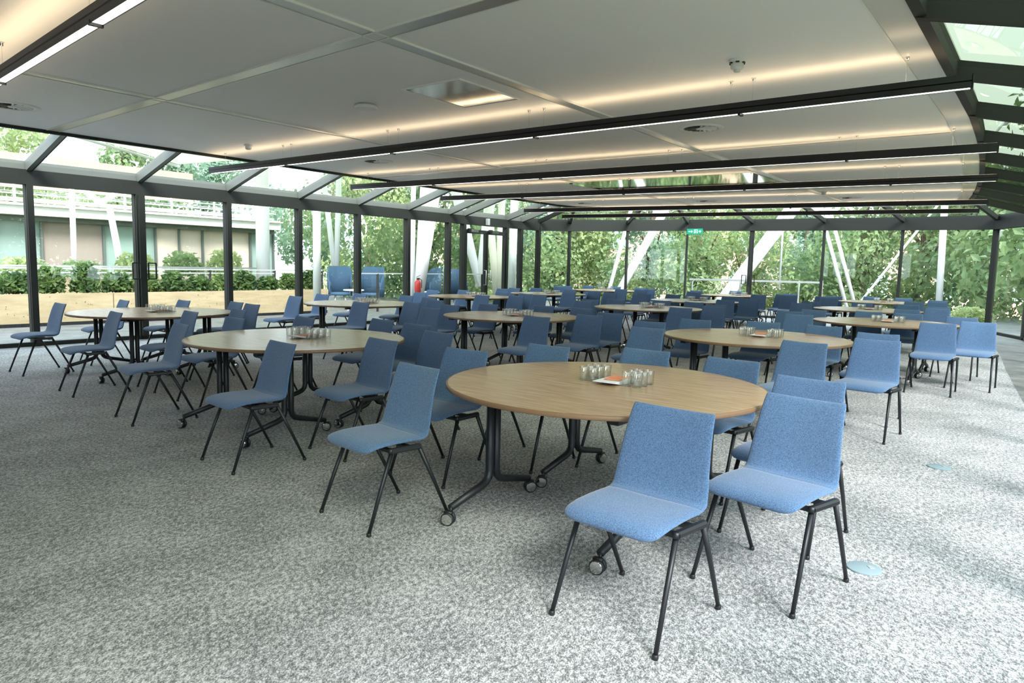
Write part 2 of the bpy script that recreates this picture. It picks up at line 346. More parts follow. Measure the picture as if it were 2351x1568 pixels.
rq(mb,[(-.03,.045),(-.05,.045),(-.05,.025),(-.03,.025)]);rq(mb,[(-.02,.02),(-.07,.02),(-.06,-.02),(-.03,-.02)]);rq(mb,[(-.03,-.02),(-.01,-.06),(-.025,-.06),(-.045,-.025)]);rq(mb,[(-.05,-.02),(-.085,-.05),(-.075,-.06),(-.045,-.03)])
rq(mb,[(-.16,-.015),(-.16,.015),(-.20,.015),(-.20,.05),(-.26,0),(-.20,-.05),(-.20,-.015)])
pic=mb.build('sign_pictogram',mat('sign_white',(.85,.9,.87),.5),sg); pic.location.y=0
# mirror the pictogram on the side facing the room
for vv_ in pic.data.vertices: vv_.co.y=-.015 if (sg.matrix_basis.to_3x3()@Vector((0,1,0))).dot(P(7,10)-P(8.9,21.2))<0 else .015

# ---------------------------------------------------------------- linear pendant lights
WNAME=['the nearest, cut by the top left corner','second from the camera, the longest in view','third from the camera','fourth from the camera','fifth from the camera','farthest, just in front of the end wall']
BE=[((11.3,2.50),(.6,1.63)),((11.21,6.36),(.61,6.37)),((11.03,9.16),(.63,9.73)),((10.99,11.66),(.80,12.69)),((11.28,15.15),(1.18,16.77)),((11.52,17.33),(1.48,18.91))]
ORD=['nearest','second','third','fourth','fifth','farthest']
for i,(a,b_) in enumerate(BE):
    A,B=P(*a),P(*b_); d=(B-A).normalized(); Ln=(B-A).length; rz=math.atan2(d.y,d.x)
    zc=2.8 if i<4 else 2.8
    lab=['long black linear pendant light crossing the top left corner','long black linear pendant light, largest one crossing the whole ceiling','long black linear pendant light just behind the largest one','long black linear pendant light, third of those crossing the room','long black linear pendant light, second to last before the end wall','long black linear pendant light, lowest in view before the end wall'][i]
    r=empty('pendant_light',A+Zv*zc,rz,lab,'light',None)
    mb=MB(); h=.10; w=.075; tw=.006
    mb.box((0,-w/2,0),(Ln,-w/2+tw,h)); mb.box((0,w/2-tw,0),(Ln,w/2,h)); mb.box((0,-w/2,0),(tw,w/2,h)); mb.box((Ln-tw,-w/2,0),(Ln,w/2,h)); mb.box((0,-w/2,h*.45),(Ln,w/2,h*.55))
    mb.build('housing',M_black,r)
    nj=4; seg=Ln/(nj+.0)
    js=[2.1+2.25*k for k in range(4)]
    xs=[0]+js+[Ln]
    for x0,x1 in zip(xs[:-1],xs[1:]):
        MB().box((x0+.02,-w/2+tw,.004),(x1-.02,w/2-tw,.012)).build('diffuser',M_down,r)
        MB().box((x0+.02,-w/2+tw,h-.006),(x1-.02,w/2-tw,h+.001)).build('uplight_strip',M_up,r)
    for x in js: MB().box((x-.012,-w/2-.003,-.012),(x+.012,w/2+.003,.02)).build('joint_bracket',M_black,r)
    for x in [.45]+[j+s_ for j in js for s_ in (-.1,.1)]+[Ln-.45]:
        wr=MB().tube([(x,0,h-.01),(x,0,3.1-zc)],.0016,5).build('suspension_wire',M_chrome,r)
        MB().lathe([(.0,-.03),(.012,-.03),(.012,-.012),(.022,0),(0,0)],10,(x,0,3.1-zc)).build('ceiling_cup',M_chrome,wr,True)
# ---------------------------------------------------------------- ceiling fittings
def disc_fit(name,u,v,label,cat,parts,rz=0,group=None):
    r=empty(name,P(u,v,3.1),rz,label,cat,group)
    for nm,prof,m,nn in parts: MB().lathe(prof,nn).build(nm,m,r,'auto')
    return r
r=disc_fit('smoke_detector',2.18,5.75,'white smoke detector with stepped base on the bright front ceiling panel','smoke detector',[('base_ring',[(0,0),(.066,0),(.066,-.022),(.058,-.028),(0,-.028)],M_whitepl,28),('sensor_body',[(0,-.028),(.05,-.03),(.052,-.065),(.040,-.078),(0,-.078)],M_whitepl,28),('sensor_tip',[(0,-.078),(.028,-.078),(.024,-.098),(0,-.103)],M_whitepl,20)])
mb=MB()
for k in range(6):
    a=k*PI/3; mb.bar((.058*math.cos(a),.058*math.sin(a),-.03),(.058*math.cos(a+.5),.058*math.sin(a+.5),-.03),.012,.010)
mb.build('sensor_slot',M_black,r)
disc_fit('smoke_detector',9.66,6.08,'small white detector near the left edge of the ceiling, above the second light','smoke detector',[('base_ring',[(0,0),(.06,0),(.06,-.02),(0,-.02)],M_whitepl,20),('sensor_body',[(0,-.02),(.045,-.02),(.045,-.06),(.03,-.075),(0,-.075)],M_whitepl,20)])
disc_fit('smoke_detector',4.03,15.96,'small white detector far along the ceiling between the rear lights','smoke detector',[('base_ring',[(0,0),(.06,0),(.06,-.02),(0,-.02)],M_whitepl,20),('sensor_body',[(0,-.02),(.045,-.02),(.045,-.07),(0,-.08)],M_whitepl,20)])
r=disc_fit('wireless_access_point',6.06,5.23,'flat white disc-shaped device on the ceiling left of the access hatch','ceiling device',[('backplate',[(0,0),(.095,0),(.095,-.012),(0,-.012)],M_grey,24),('cover',[(0,-.012),(.115,-.014),(.125,-.03),(.115,-.045),(0,-.05)],M_whitepl,32)])
vl=[(9.65,3.09,'round swirl air diffuser at the left edge of the picture, below the corner light'),(3.53,8.24,'round swirl air diffuser in the middle of the ceiling, behind the largest light'),(9.22,8.19,'round swirl air diffuser left of centre, just below the largest light'),(3.8,17.4,'round swirl air diffuser at the far right of the ceiling'),(6.97,16.93,'round swirl air diffuser at the far end, in the middle'),(10.1,16.27,'round swirl air diffuser at the far left end of the ceiling')]
for u,v,l in vl:
    r=empty('air_diffuser',P(u,v,3.1),.3,l,'air vent','round ceiling air diffusers')
    MB().lathe([(.27,0),(.27,-.006),(.22,-.014),(.20,-.012),(.20,0)],36,close=False).build('outer_ring',M_ceil,r,True)
    MB().lathe([(0,-.002),(.2,-.002)],30,close=False).build('vent_opening',M_black,r)
    mb=MB()
    for k in range(16):
        a=2*PI*k/16; c,s=math.cos(a),math.sin(a); c2,s2=math.cos(a+.25),math.sin(a+.25)
        mb.add([(c*.055,s*.055,-.004),(c2*.195,s2*.195,-.004),(c2*.195-s2*.022,s2*.195+c2*.022,-.016),(c*.055-s*.016,s*.055+c*.016,-.014)],[(0,1,2,3)])
    mb.build('swirl_vanes',M_ceil,r)
    MB().lathe([(0,-.004),(.058,-.006),(.05,-.018),(0,-.02)],20).build('centre_cap',M_ceil,r,True)
M_hatch=mat('brushed_hatch',(.6,.61,.58),.13,1)
r=empty('access_hatch',P(4.85,5.42,3.1),TH,'square polished access hatch set in the ceiling beside the panel joint','ceiling hatch')
MB().box((-.355,-.44,-.006),(.355,.44,.0)).build('hatch_panel',M_hatch,r)
mb=MB()
for a,b_ in (((-.375,-.46),(.375,-.46)),((.375,-.46),(.375,.46)),((.375,.46),(-.375,.46)),((-.375,.46),(-.375,-.46))): mb.bar((*a,-.006),(*b_,-.006),.016,.014)
mb.build('hatch_frame',M_trimw,r)
# round floor boxes
for i,((x,y),l) in enumerate((((1.72,3.26),'round blue-grey floor socket lid near the front right chair'),((3.18,5.09),'smaller-looking round floor socket lid farther right on the carpet'))):
    r=empty('floor_socket',(x,y,0),0,l,'floor socket')
    MB().lathe([(0,.001),(.078,.001),(.078,.006),(.072,.008),(0,.008)],32).build('lid',mat('lid_grey',(.24,.32,.35),.4),r,'auto')
    MB().box((.02,-.015,.008),(.045,.015,.010)).build('lid_flap',M_grey,r)

# ---------------------------------------------------------------- chair
def ribbon(stations,T,nx=14,nk=3.2):
    """closed upholstered shell: stations = (y,z,halfwidth,sag,thick)"""
    S=[]; 
    for i,(y,z,hw,sag,tk) in enumerate(stations):
        a=stations[max(i-1,0)]; b_=stations[min(i+1,len(stations)-1)]
        d=Vector((0,b_[0]-a[0],b_[1]-a[1])).normalized(); nrm=Vector((0,-d.z,d.y)) # left-hand normal
        row=[]
        for side in (1,-1):
            rng=range(nx+1) if side==1 else range(nx-1,0,-1)
            for k in rng:
                t=-math.cos(PI*k/nx); x=t*hw
                th=T*tk*.5*max(0,(1-abs(t)**nk))**.5
                off=sag*(t*t)+side*th
                row.append(Vector((x,y,z))+nrm*off)
        S.append(row)
    m=len(S[0]); vs=[p for r_ in S for p in r_]; fs=[(i*m+k,(i+1)*m+k,(i+1)*m+(k+1)%m,i*m+(k+1)%m) for i in range(len(S)-1) for k in range(m)]
    fs+=[tuple(range(m)),tuple(range(len(vs)-1,len(vs)-m-1,-1))]
    return MB().add(vs,fs)
def chair_proto():
    r=empty('stacking_chair')
    seat=[(.252,.418,.150,0,.25),(.250,.425,.185,0,.6),(.243,.434,.205,0,.85),(.228,.443,.216,0,1),(.20,.450,.221,.001,1),(.14,.455,.223,.004,1),(.06,.455,.224,.007,1),(0,.453,.224,.009,1),(-.06,.450,.225,.010,1),(-.095,.4505,.225,.010,.95),(-.108,.447,.222,.010,.55)]
    # normal must point up: y decreasing -> reverse handled by sign
    def flip(st): return [(y,z,w,-s,t) for y,z,w,s,t in st]
    ribbon(flip(seat),.042).build('seat',M_fabric,r,True)
    back=[(-.072,.443,.221,.009,.5),(-.088,.4500,.2248,.010,1.36),(-.110,.4535,.225,.010,1.38),(-.128,.461,.2248,.010,1.32),(-.141,.474,.224,.011,1.22),(-.150,.492,.222,.013,1.12),(-.163,.53,.219,.016,1),(-.180,.60,.212,.019,1),(-.200,.67,.205,.021,1),(-.222,.74,.199,.022,.95),(-.240,.785,.195,.022,.9),(-.250,.806,.192,.022,.8),(-.256,.817,.188,.022,.5),(-.257,.820,.184,.022,.15)]
    bk=ribbon(flip(back),.030).build('backrest',M_fabric,r,True)
    # piping along the edge of the backrest and seat
    for s in (-1,1):
        rail=MB().bar((s*.224,.116,.424),(s*.250,-.056,.430),.034,.028,c=.008); rl=rail.build('side_rail',M_black,r)
        MB().lathe([(0,-.013),(.015,-.012),(.015,.012),(0,.013)],10,(s*.223,.116,.424)).build('rail_cap',M_black,rl,True)
        MB().tube([(s*.219,.108,.418),(s*.228,.18,.235),(s*.2385,.262,.012)],[.0125,.011,.0095],8).build('leg',M_black,r,True)
        MB().tube([(s*.249,-.050,.424),(s*.2435,-.15,.235),(s*.236,-.262,.012)],[.0125,.011,.0095],8).build('leg',M_black,r,True)
    for y in (.095,-.03): MB().bar((-.225,y,.415),(.225,y,.415),.03,.016).build('crossbar',M_black,r)
    for l in [c for c in r.children if c.name.startswith('leg')]:
        vv=min(l.data.vertices,key=lambda q:q.co.z).co; cx=sum(q.co.x for q in l.data.vertices if q.co.z<.03)/max(1,len([1 for q in l.data.vertices if q.co.z<.03])); cy=sum(q.co.y for q in l.data.vertices if q.co.z<.03)/max(1,len([1 for q in l.data.vertices if q.co.z<.03]))
        MB().lathe([(.011,0),(.0125,.004),(.0125,.016),(.0105,.02)],10,(cx,cy,0)).build('glide',M_blackp,l,True)
    return r
# ---------------------------------------------------------------- table
def table_proto():
    r=empty('round_table')
    prof=[(0,.7145),(.915,.7145),(.9215,.718),(.9235,.724),(.9235,.734),(.9205,.7385),(.916,.74),(0,.74)]
    mb=MB().lathe([(0,.716),(.912,.716),(.914,.718),(.914,.738),(.912,.74),(0,.74)],96); mb.build('tabletop',M_oak,r)
    MB().lathe([(.9135,.7152),(.921,.716),(.9235,.720),(.9235,.735),(.9205,.7395),(.9135,.7399)],96,close=False).build('edge_band',M_edge,r,True)
    for su in (-1,1):
        mb=MB(); mb.bar((su*.47,-.72,.700),(su*.47,.72,.700),.05,.030); mb.build('underframe_beam',M_black,r)
        for sv in (-1,1):
            cx,cy=su*.47,sv*.44; mb=MB()
            for k in (-1,1):
                y0=cy+k*.030
                pts=[(cx,y0,.69),(cx,y0,.30),(cx,y0,.225),(cx,y0+k*.010,.190),(cx,y0+k*.035,.165),(cx,y0+k*.08,.150),(cx,y0+k*.33,.092)]
                mb.tube(pts,[.024,.024,.024,.0235,.0235,.023,.020],10)
            mb.bar((cx,cy-.03,.235),(cx,cy+.03,.235),.016,.02)
            mb.box((cx-.05,cy-.09,.682),(cx+.05,cy+.09,.698))
            lg=mb.build('leg',M_black,r,True)
            for k in (-1,1):
                wy=cy+k*.365; wx=cx
                mb=MB(); aa=2.22+{(-1,-1):.35,(-1,1):-.3,(1,-1):.1,(1,1):-.5}[(sv,k)]+(.2 if su>0 else 0); ax=(math.cos(aa),math.sin(aa),0)
                c=(wx,wy+k*.012,.037)
                a=Vector(ax)
                for o in (-1,1):
                    cc=Vector(c)+a*o*.016
                    mb.lathe([(0,-.009),(.030,-.009),(.037,-.005),(.037,.005),(.030,.009),(0,.009)],20,cc,ax)
                mb.tube([(wx,wy-k*.01,.095),(wx,wy-k*.006,.06)],.010,8); mb.bar(Vector(c)-a*.012+Zv*.03,Vector(c)+a*.012+Zv*.03,.045,.02)
                cs=mb.build('caster',M_blackp,lg,True)
                mb=MB()
                for o in (-1,1): mb.lathe([(0,0),(.031,0),(.029,.004),(0,.006)] if o>0 else [(0,0),(.031,0),(.029,-.004),(0,-.006)],20,Vector(c)+a*o*.0255,ax)
                mb.build('wheel_cap',M_chrome,cs,'auto')
    return r
TABLES=[
(0.545,4.074,[(0.54,2.78,138.8),(1.21,3.11,132.1),(1.5,3.71,135.3),(1.307,4.487,134.3),(0.83,4.92,139.4),(0.13,5.05,140.8),(-0.45,4.68,143.6),(-0.7,3.87,134.8)]),
(2.501,7.225,[(2.31,5.76,135.3),(3.11,6.1,137.9),(3.46,6.75,139.7),(3.291,7.602,137.4),(2.771,8.009,138.8),(2.02,8.138,139.8),(1.392,7.666,140.6),(1.19,6.83,136.6)]),
(5.213,9.870,[(5.07,8.43,142.4),(5.806,8.82,139.4),(6.19,9.77,138.0),(5.79,10.4,138.4),(5.356,10.729,138.6),(4.56,10.87,136.8),(3.98,10.33,138.2),(3.8,9.54,138.8)]),
(6.618,13.174,[(6.45,11.64,137.3),(7.29,12.19,138.6),(7.64,12.75,137.7),(7.495,13.477,137.9),(6.845,13.973,137.6),(5.814,13.969,136.1),(5.29,13.12,138.8)]),
(8.736,16.740,[(8.528,15.096,137.9),(9.15,15.3,137.6),(9.609,16.052,137.7),(9.456,17.191,137.7),(8.869,17.604,137.9),(7.872,17.478,138.1),(7.43,17.08,138.1),(7.24,16.34,138.6)]),
(-1.872,6.132,[(-1.81,4.87,136.8),(-1.154,5.227,135.9),(-0.79,5.89,136.8),(-1.07,6.62,140.1),(-1.5,7.11,136.9),(-2.33,7.2,137.0),(-2.94,6.9,138.9),(-3.135,6.133,134.1)]),
(-0.003,9.455,[(0.14,8.04,140.2),(0.8,8.504,138.8),(1.13,8.98,139.8),(0.83,9.9,136.5),(0.32,10.325,140.8),(-0.51,10.37,139.3),(-1.048,9.99,140.5),(-1.24,9.2,138.2)]),
(2.328,12.136,[(2.42,10.61,138.6),(3.1,11.22,138.1),(3.3,11.83,136.9),(3.109,12.518,138.2),(2.608,12.919,137.0),(1.784,13.039,137.9),(1.255,12.648,138.9),(1.072,12.016,140.9)]),
(3.904,15.185,[(4.04,13.74,138.1),(4.682,14.289,139.8),(4.9,14.86,139.4),(4.69,15.59,137.6),(4.17,15.965,136.2),(3.547,16.144,137.0),(2.84,16.02,136.0),(2.58,15.06,136.9)]),
(6.000,18.964,[(5.934,17.329,138.4),(6.717,17.41,137.9),(6.78,17.97,138.4),(7.148,18.436,137.8),(6.152,19.817,137.0),(4.952,19.512,137.8),(4.59,18.39,139.1)]),
(-4.448,8.687,[(-4.36,7.28,136.6),(-3.72,7.62,136.9),(-3.38,8.11,136.3),(-3.587,9.121,139.0),(-3.95,9.51,137.8),(-4.724,9.625,139.2),(-5.409,9.345,136.3),(-5.683,8.431,140.9)]),
(-2.470,11.547,[(-2.37,10.16,140.3),(-1.67,10.45,137.4),(-1.4,11.23,139.9),(-1.61,12.06,136.8),(-2.08,12.61,136.6),(-2.98,12.9,139.6),(-3.52,12.34,141.2),(-3.725,11.423,139.3)]),
(-0.866,14.930,[(-0.74,13.39,138.3),(-0.08,13.58,140.1),(0.38,14.0,138.3),(0.11,14.59,138.6),(-0.39,15.56,139.0),(-1.264,15.867,138.1),(-1.927,15.454,138.6),(-2.03,14.14,138.4)]),
(0.860,17.354,[(1.146,16.141,139.0),(2.15,16.55,137.8),(1.832,17.018,138.3),(1.31,17.99,139.5),(0.46,18.58,138.9),(-0.11,18.13,140.0),(-0.41,17.41,139.5)]),
(2.664,20.861,[(2.824,19.265,138.9),(3.41,19.51,139.1),(3.76,20.12,138.7),(3.619,20.787,138.3),(2.999,21.577,138.7),(2.189,21.778,138.3),(1.501,21.227,138.4),(1.21,20.66,139.7)]),
]
chair0=chair_proto(); table0=table_proto(); used=[False,False]
ROWS=[('right row',5),('middle row',5),('left row',5)]
NTH=['nearest','second','third','fourth','farthest']
SECT=[(-92,'near-side'),(-57,'near-right'),(-21,'right-hand'),(29,'far-right'),(71,'far-side'),(117,'far-left'),(151,'left-hand'),(-170+360,'near-left')]
def norm(a): 
    while a<-118: a+=360
    while a>=242: a-=360
    return a
# tumblers
tum0=MB().lathe([(0,.0),(.0255,.0),(.0275,.004),(.0295,.082),(.0290,.0835),(.0280,.082),(.0258,.010),(0,.008)],20).build('glass_tumbler',M_tumbler,None,True)
tumused=False
def leaflets(x,y,z,rz,where):
    r=empty('leaflet_pile',(x,y,z),rz,'white folded leaflets fanned between glasses on '+where,'leaflets','leaflet piles on the tables' )
    for k in range(5):
        o=MB().box((-.068,-.115,0),(.068,.115,.0035)).build('leaflet',M_paper,r); o.location=(-.004+.002*k,-.05+.024*k,.0005+k*.0042); o.rotation_euler.z=.02*(k-2)
    o=MB().box((-.05,-.08,0),(.05,.08,.004)).add([(.0,-.02,.0045),(.03,-.02,.0045),(.03,.03,.0045),(0,.03,.0045)],[(0,1,2,3)]).build('orange_card',M_orange,None); o.location=(x-.02*math.sin(rz)*0,y,z+.0235); o.rotation_euler.z=rz+.15
    tag(o,'orange card lying on the white leaflets on '+where,'card'); return r
for ti,(tx,ty,chs) in enumerate(TABLES):
    row,kth=ti//5,ti%5; tn='%s table of the %s'%(NTH[kth],ROWS[row][0])
    t=table0 if ti==0 else copy_tree(table0)
    t.location=(tx,ty,0); t.rotation_euler.z=TH
    t['label']='large round oak-topped folding table on black castor legs, '+('%s in the %s'%(NTH[kth],ROWS[row][0])); t['category']='table'; t['group']='round oak meeting tables'
    # chairs
    cs=sorted(chs,key=lambda c:norm(math.degrees(math.atan2(c[1]-ty,c[0]-tx))))
    ang=[norm(math.degrees(math.atan2(c[1]-ty,c[0]-tx))) for c in cs]
    best=min(itertools.combinations(range(8),len(cs)),key=lambda cb:sum(abs(ang[i]-SECT[cb[i]][0]) for i in range(len(cs))))
    for (cx,cy,a),s in zip(cs,best):
        if ti==0 and not used[0]: o=chair0; used[0]=True
        else: o=copy_tree(chair0)
        o.location=(cx,cy,0); o.rotation_euler.z=R(a)
        o['label']='blue fabric chair with black legs, %s seat of the %s'%(SECT[s][1],tn)
        o['category']='chair'; o['group']='blue stacking chairs around the tables'
    # glasses and papers
    T0=Vector((tx,ty,.74)); cu,cv=(-.03,.09)
    c=T0+U*cu+V*cv
    jit=random.Random(ti)
    for si,(du,nm) in enumerate(((.146,'left'),(-.146,'right'))):
        for k in range(3 if ti<99 else 3):
            for j in range(2):
                g=tum0 if not tumused else tum0.copy()
                if tumused: COL.objects.link(g)
                tumused=True
                p=c+U*(du+(j-.5)*.067*1.0+jit.uniform(-.0025,.0025))+V*((k-1)*.072+(.02 if si else -.0)+jit.uniform(-.0025,.0025)-(.03 if si else 0))
                g.location=(p.x,p.y,.7402); g.rotation_euler.z=jit.uniform(0,6)
                tag(g,'clear glass tumbler in the %s-hand cluster on the %s'%(nm,tn),'glass','tumblers in the %s-hand cluster on the %s'%(nm,tn))
    leaflets(c.x,c.y-.01,.7402,TH,'the '+tn)

# ---------------------------------------------------------------- outside, left: deck, planter, rail, lounge chairs, columns
struct(MB().prism(uvp([(12.7,-9),(24,-9),(24,24),(12.7,24)]),-.14,-.02).build('floor_deck',M_concrete)).name='trim_300'
pl=empty('timber_planter',P(16.3,4.3),0,'long pale timber planter box standing outside the left glass wall','planter')
xs=[-7,-4,-1,1.6,4.2,6.8,9.4,12.4]
for a,b_ in zip(xs[:-1],xs[1:]):
    mb=MB(); q=[P(16.0,a+.01)-P(16.3,4.3),P(16.0,b_-.01)-P(16.3,4.3),P(16.06,b_-.01)-P(16.3,4.3),P(16.06,a+.01)-P(16.3,4.3)]
    mb.prism([(v.x,v.y) for v in q],.05,.63); pn=mb.build('planter_panel',M_ply,pl)
    mb=MB(); rr_=random.Random(int(a*10))
    for k in range(26):
        v=rr_.uniform(a+.1,b_-.1); z=rr_.uniform(.12,.58); c=P(15.995,v,z)-P(16.3,4.3); mb.lathe([(0,0),(.008,0)],6,c,-U)
    mb.build('knot',M_bark,pn)
q=[P(16.0,-7)-P(16.3,4.3),P(16.0,12.42)-P(16.3,4.3),P(17.0,12.42)-P(16.3,4.3),P(17.0,-7)-P(16.3,4.3)]
MB().prism([(v.x,v.y) for v in q],-.02,.05).build('base_gap_shadow',M_black,pl)  # black slab drawn for the shadow in the gap under the planter
q=[P(16.06,-7)-P(16.3,4.3),P(16.06,12.42)-P(16.3,4.3),P(17.0,12.42)-P(16.3,4.3),P(17.0,-7)-P(16.3,4.3)]
MB().prism([(v.x,v.y) for v in q],.05,.56).build('soil',M_soil,pl)
q=[P(16.0,12.40)-P(16.3,4.3),P(17.0,12.40)-P(16.3,4.3),P(17.0,12.45)-P(16.3,4.3),P(16.0,12.45)-P(16.3,4.3)]
MB().prism([(v.x,v.y) for v in q],.05,.63).build('planter_panel',M_ply,pl)
def leafcloud(n,fn,size,rng,aspect=.55,curl=True):
    mb=MB()
    for _ in range(n):
        c,nrm=fn(rng); nrm=nrm.normalized(); a=nrm.orthogonal().normalized(); a=(Matrix.Rotation(rng.uniform(0,6.28),3,nrm)@a); b_=nrm.cross(a); s=size*rng.uniform(.6,1.35); w=s*aspect
        if curl:
            mb.add([c-a*s*.5,c-b_*w*.5+nrm*s*.06,c+a*s*.5-nrm*s*.12,c+b_*w*.5+nrm*s*.06],[(0,1,2),(0,2,3)])
        else: mb.add([c-a*s*.5,c-b_*w*.5,c+a*s*.5,c+b_*w*.5],[(0,1,2,3)])
    return mb
def rnddir(rng,zb=.3):
    while True:
        v=Vector((rng.uniform(-1,1),rng.uniform(-1,1),rng.uniform(-1,1)))
        if .05<v.length<1: v.normalize(); v.z+=zb; return v
def bushfn(rx_,ry_,h,z0=0):
    def f(r):
        while True:
            p=Vector((r.uniform(-1,1),r.uniform(-1,1),r.uniform(0,1)))
            if p.x**2+p.y**2+(p.z-.3)**2*1.4<1: break
        return Vector((p.x*rx_,p.y*ry_,z0+p.z*h)),rnddir(r,.5)
    return f
pb=[]
for k in range(3):
    rg=random.Random(50+k); o=leafcloud(560,bushfn(.29,.28,.42+.05*k,.07),.13,rg,.6).build('leaves',M_planter if k!=1 else M_planterB,None); pb.append(o)
DESC=['broad-leaved','bushy','low spreading','dense dark-leaved','bright green','leafy']
vv=-6.4; i=0; rg=random.Random(5)
plants=[]
while vv<12.2:
    r=empty('planter_plant',P(16.5+rg.uniform(-.08,.08),vv,.562),rg.uniform(0,6),None,'plant','green plants in the long timber planter')
    k=i%3
    o=pb[k] if i<3 else pb[k].copy()
    if i>=3: COL.objects.link(o)
    o.parent=r; r.scale=(1,1,rg.uniform(.8,1.15))
    st=MB(); 
    for q in range(5): a=rg.uniform(0,6.28); st.tube([(0,0,0),(.12*math.cos(a),.12*math.sin(a),.15),(.22*math.cos(a),.22*math.sin(a),.28)],[.008,.006,.003],5)
    st.build('stem',M_bark,r)
    plants.append(r); vv+=rg.uniform(.60,.68); i+=1
for i,r in enumerate(plants): r['label']='leafy green plant in the timber planter outside the left glass wall'
# glass balustrade with handrail in front of the planter plants
bl=empty('balustrade',P(15.75,-6),0,'long glass balustrade with grey handrail outside the left glass wall','railing')
B0=P(15.75,-6)
def rel(u,v,z,o): return P(u,v,z)-o
MB().bar(rel(17.25,-6,1.12,B0),rel(17.25,13.2,1.12,B0),.06,.035).build('handrail',M_grey,bl)
MB().bar(rel(17.25,-6,1.03,B0),rel(17.25,13.2,1.03,B0),.03,.03).build('lower_rail',M_grey,bl)
for v in [-5.5+1.9*k for k in range(10)]+[13.2]: MB().bar(rel(17.25,v,-.02,B0),rel(17.25,v,1.12,B0),.05,.05).build('rail_post',M_frame,bl)
mb=MB(); mb.add([rel(17.25,-6,.1,B0),rel(17.25,13.2,.1,B0),rel(17.25,13.2,1.0,B0),rel(17.25,-6,1.0,B0)],[(0,1,2,3)]); mb.build('balustrade_glass',M_glass,bl)
bl=empty('balustrade',P(15.3,13.4),0,'glass balustrade with dark posts between the planter and the entrance doors','railing'); B0=P(15.3,13.4)
MB().bar(rel(15.6,13.0,1.08,B0),rel(15.6,19.5,1.08,B0),.05,.03).build('handrail',M_grey,bl)
for v in (13.9,15.4,17.0,18.6): MB().bar(rel(15.6,v,-.02,B0),rel(15.6,v,1.08,B0),.06,.06).build('rail_post',M_frame,bl)
mb=MB(); mb.add([rel(15.6,13.0,.1,B0),rel(15.6,19.5,.1,B0),rel(15.6,19.5,1.0,B0),rel(15.6,13.0,1.0,B0)],[(0,1,2,3)]); mb.build('balustrade_glass',M_glass,bl)
# white steel columns
def pxat(px,py,dep):   # world point for a direction measured from the eye
    x=(px-1175.5)/1618.24; y=(py-784)/1618.24; D=rx*x+dy*y+fw; return Vector((0,0,EYE))+D*(dep/D.y)
def column(name,segs,label,m=M_white,n=14,extra=None):
    p0=Vector(segs[0][0]); r=empty(name,p0,0,label,'column')
    for a,b_,r0,r1 in segs: MB().tube([Vector(a)-p0,Vector(b_)-p0],[r0,r1],n).build('tube',m,r,True)
    return r
def col_px(d,pts,r0,r1,label,zlow=-.02,ztop=None,m=M_white):
    segs=[]
    for (a,b_) in pts:
        A=pxat(*a,d); B=pxat(*b_,d)
        dr=(A-B); 
        if abs(dr.z)>.1:
            Bz=B+dr*((zlow-B.z)/dr.z) if zlow is not None else B
            Az=A+dr*(((ztop if ztop is not None else A.z)-A.z)/dr.z)
        else: Az,Bz=A,B
        segs.append((Bz,Az,r1,r0))
    return column('steel_column',segs,label,m)
col_px(17.2,[((727,480),(728,690))],.095,.095,'round pale column standing just outside the left glass wall by the planter end',ztop=4.6,m=mat('pale_column',(.72,.76,.70),.4))
col_px(25,[((602,460),(604,612))],.23,.23,'thick white column outside, seen left of the round pale column',ztop=4.9)
col_px(23.5,[((166,480),(171,608))],.085,.085,'slim white vertical column at the far left, beyond the planter',ztop=3.9)
col_px(24,[((258,510),(285,650))],.10,.12,'leaning white tube to the right of the far left slim column',ztop=3.0)
col_px(27,[((752,485),(768,612)),((776,485),(773,612))],.10,.10,'pair of white tubes meeting in a V beside the round pale column',zlow=1.1,ztop=4.6)
col_px(20,[((980,510),(960,690))],.30,.12,'broad tapering white column left of the entrance doors',ztop=3.6)
col_px(20.5,[((948,500),(944,690))],.07,.10,'slender white upright beside the broad tapering column',ztop=3.6)
col_px(26,[((1070,530),(1100,650)),((1112,560),(1100,650))],.22,.14,'white V-shaped strut seen through the entrance doors',zlow=.6,ztop=4.5)
col_px(23,[((1128,540),(1142,690)),((1150,540),(1146,690))],.11,.13,'pair of pale struts seen through the right entrance door',ztop=4.2,m=M_cream)
col_px(22.6,[((1179,520),(1174,690))],.125,.125,'round pale column between the doors and the corner post',ztop=4.2,m=mat('pale_column2',(.66,.74,.68),.4))
def strut(d,a,b_,r0,r1,label,zlow=-1.2,ztop=6.5,m=M_white): return col_px(d,[(a,b_)],r0,r1,label,zlow,ztop,m)
strut(26,(1434,535),(1400,660),.065,.075,'thin grey leaning strut left of the broad white diagonal',m=M_trimw)
strut(26,(1500,530),(1427,660),.14,.15,'broad white diagonal strut beyond the middle of the far glass wall')
a=strut(25,(1768,535),(1668,668),.13,.13,'double white diagonal strut crossing behind the door stile in the far wall'); 
A,B=pxat(1786,535,25),pxat(1684,668,25); dr=A-B; p0=a.location; MB().tube([B+dr*((-1.2-B.z)/dr.z)-p0,A+dr*((6.5-A.z)/dr.z)-p0],[.13,.13],14).build('tube',M_white,a,True)
strut(24.5,(1797,535),(1790,645),.035,.03,'very thin vertical rod beside the double white diagonal',m=M_trimw,zlow=.8)
a=col_px(24.5,[((1897,530),(1937,680)),((1918,530),(1960,690))],.06,.06,'pair of slim grey rods crossing to the right beyond the far glass wall',zlow=-.8,ztop=5,m=M_trimw)
strut(24,(2106,530),(1990,675),.04,.04,'thin grey tie rod slanting across the far right panes',m=M_trimw)
strut(23.5,(2166,520),(2156,690),.11,.10,'thick white column beyond the far glass wall, nearest the right corner',zlow=-.6)
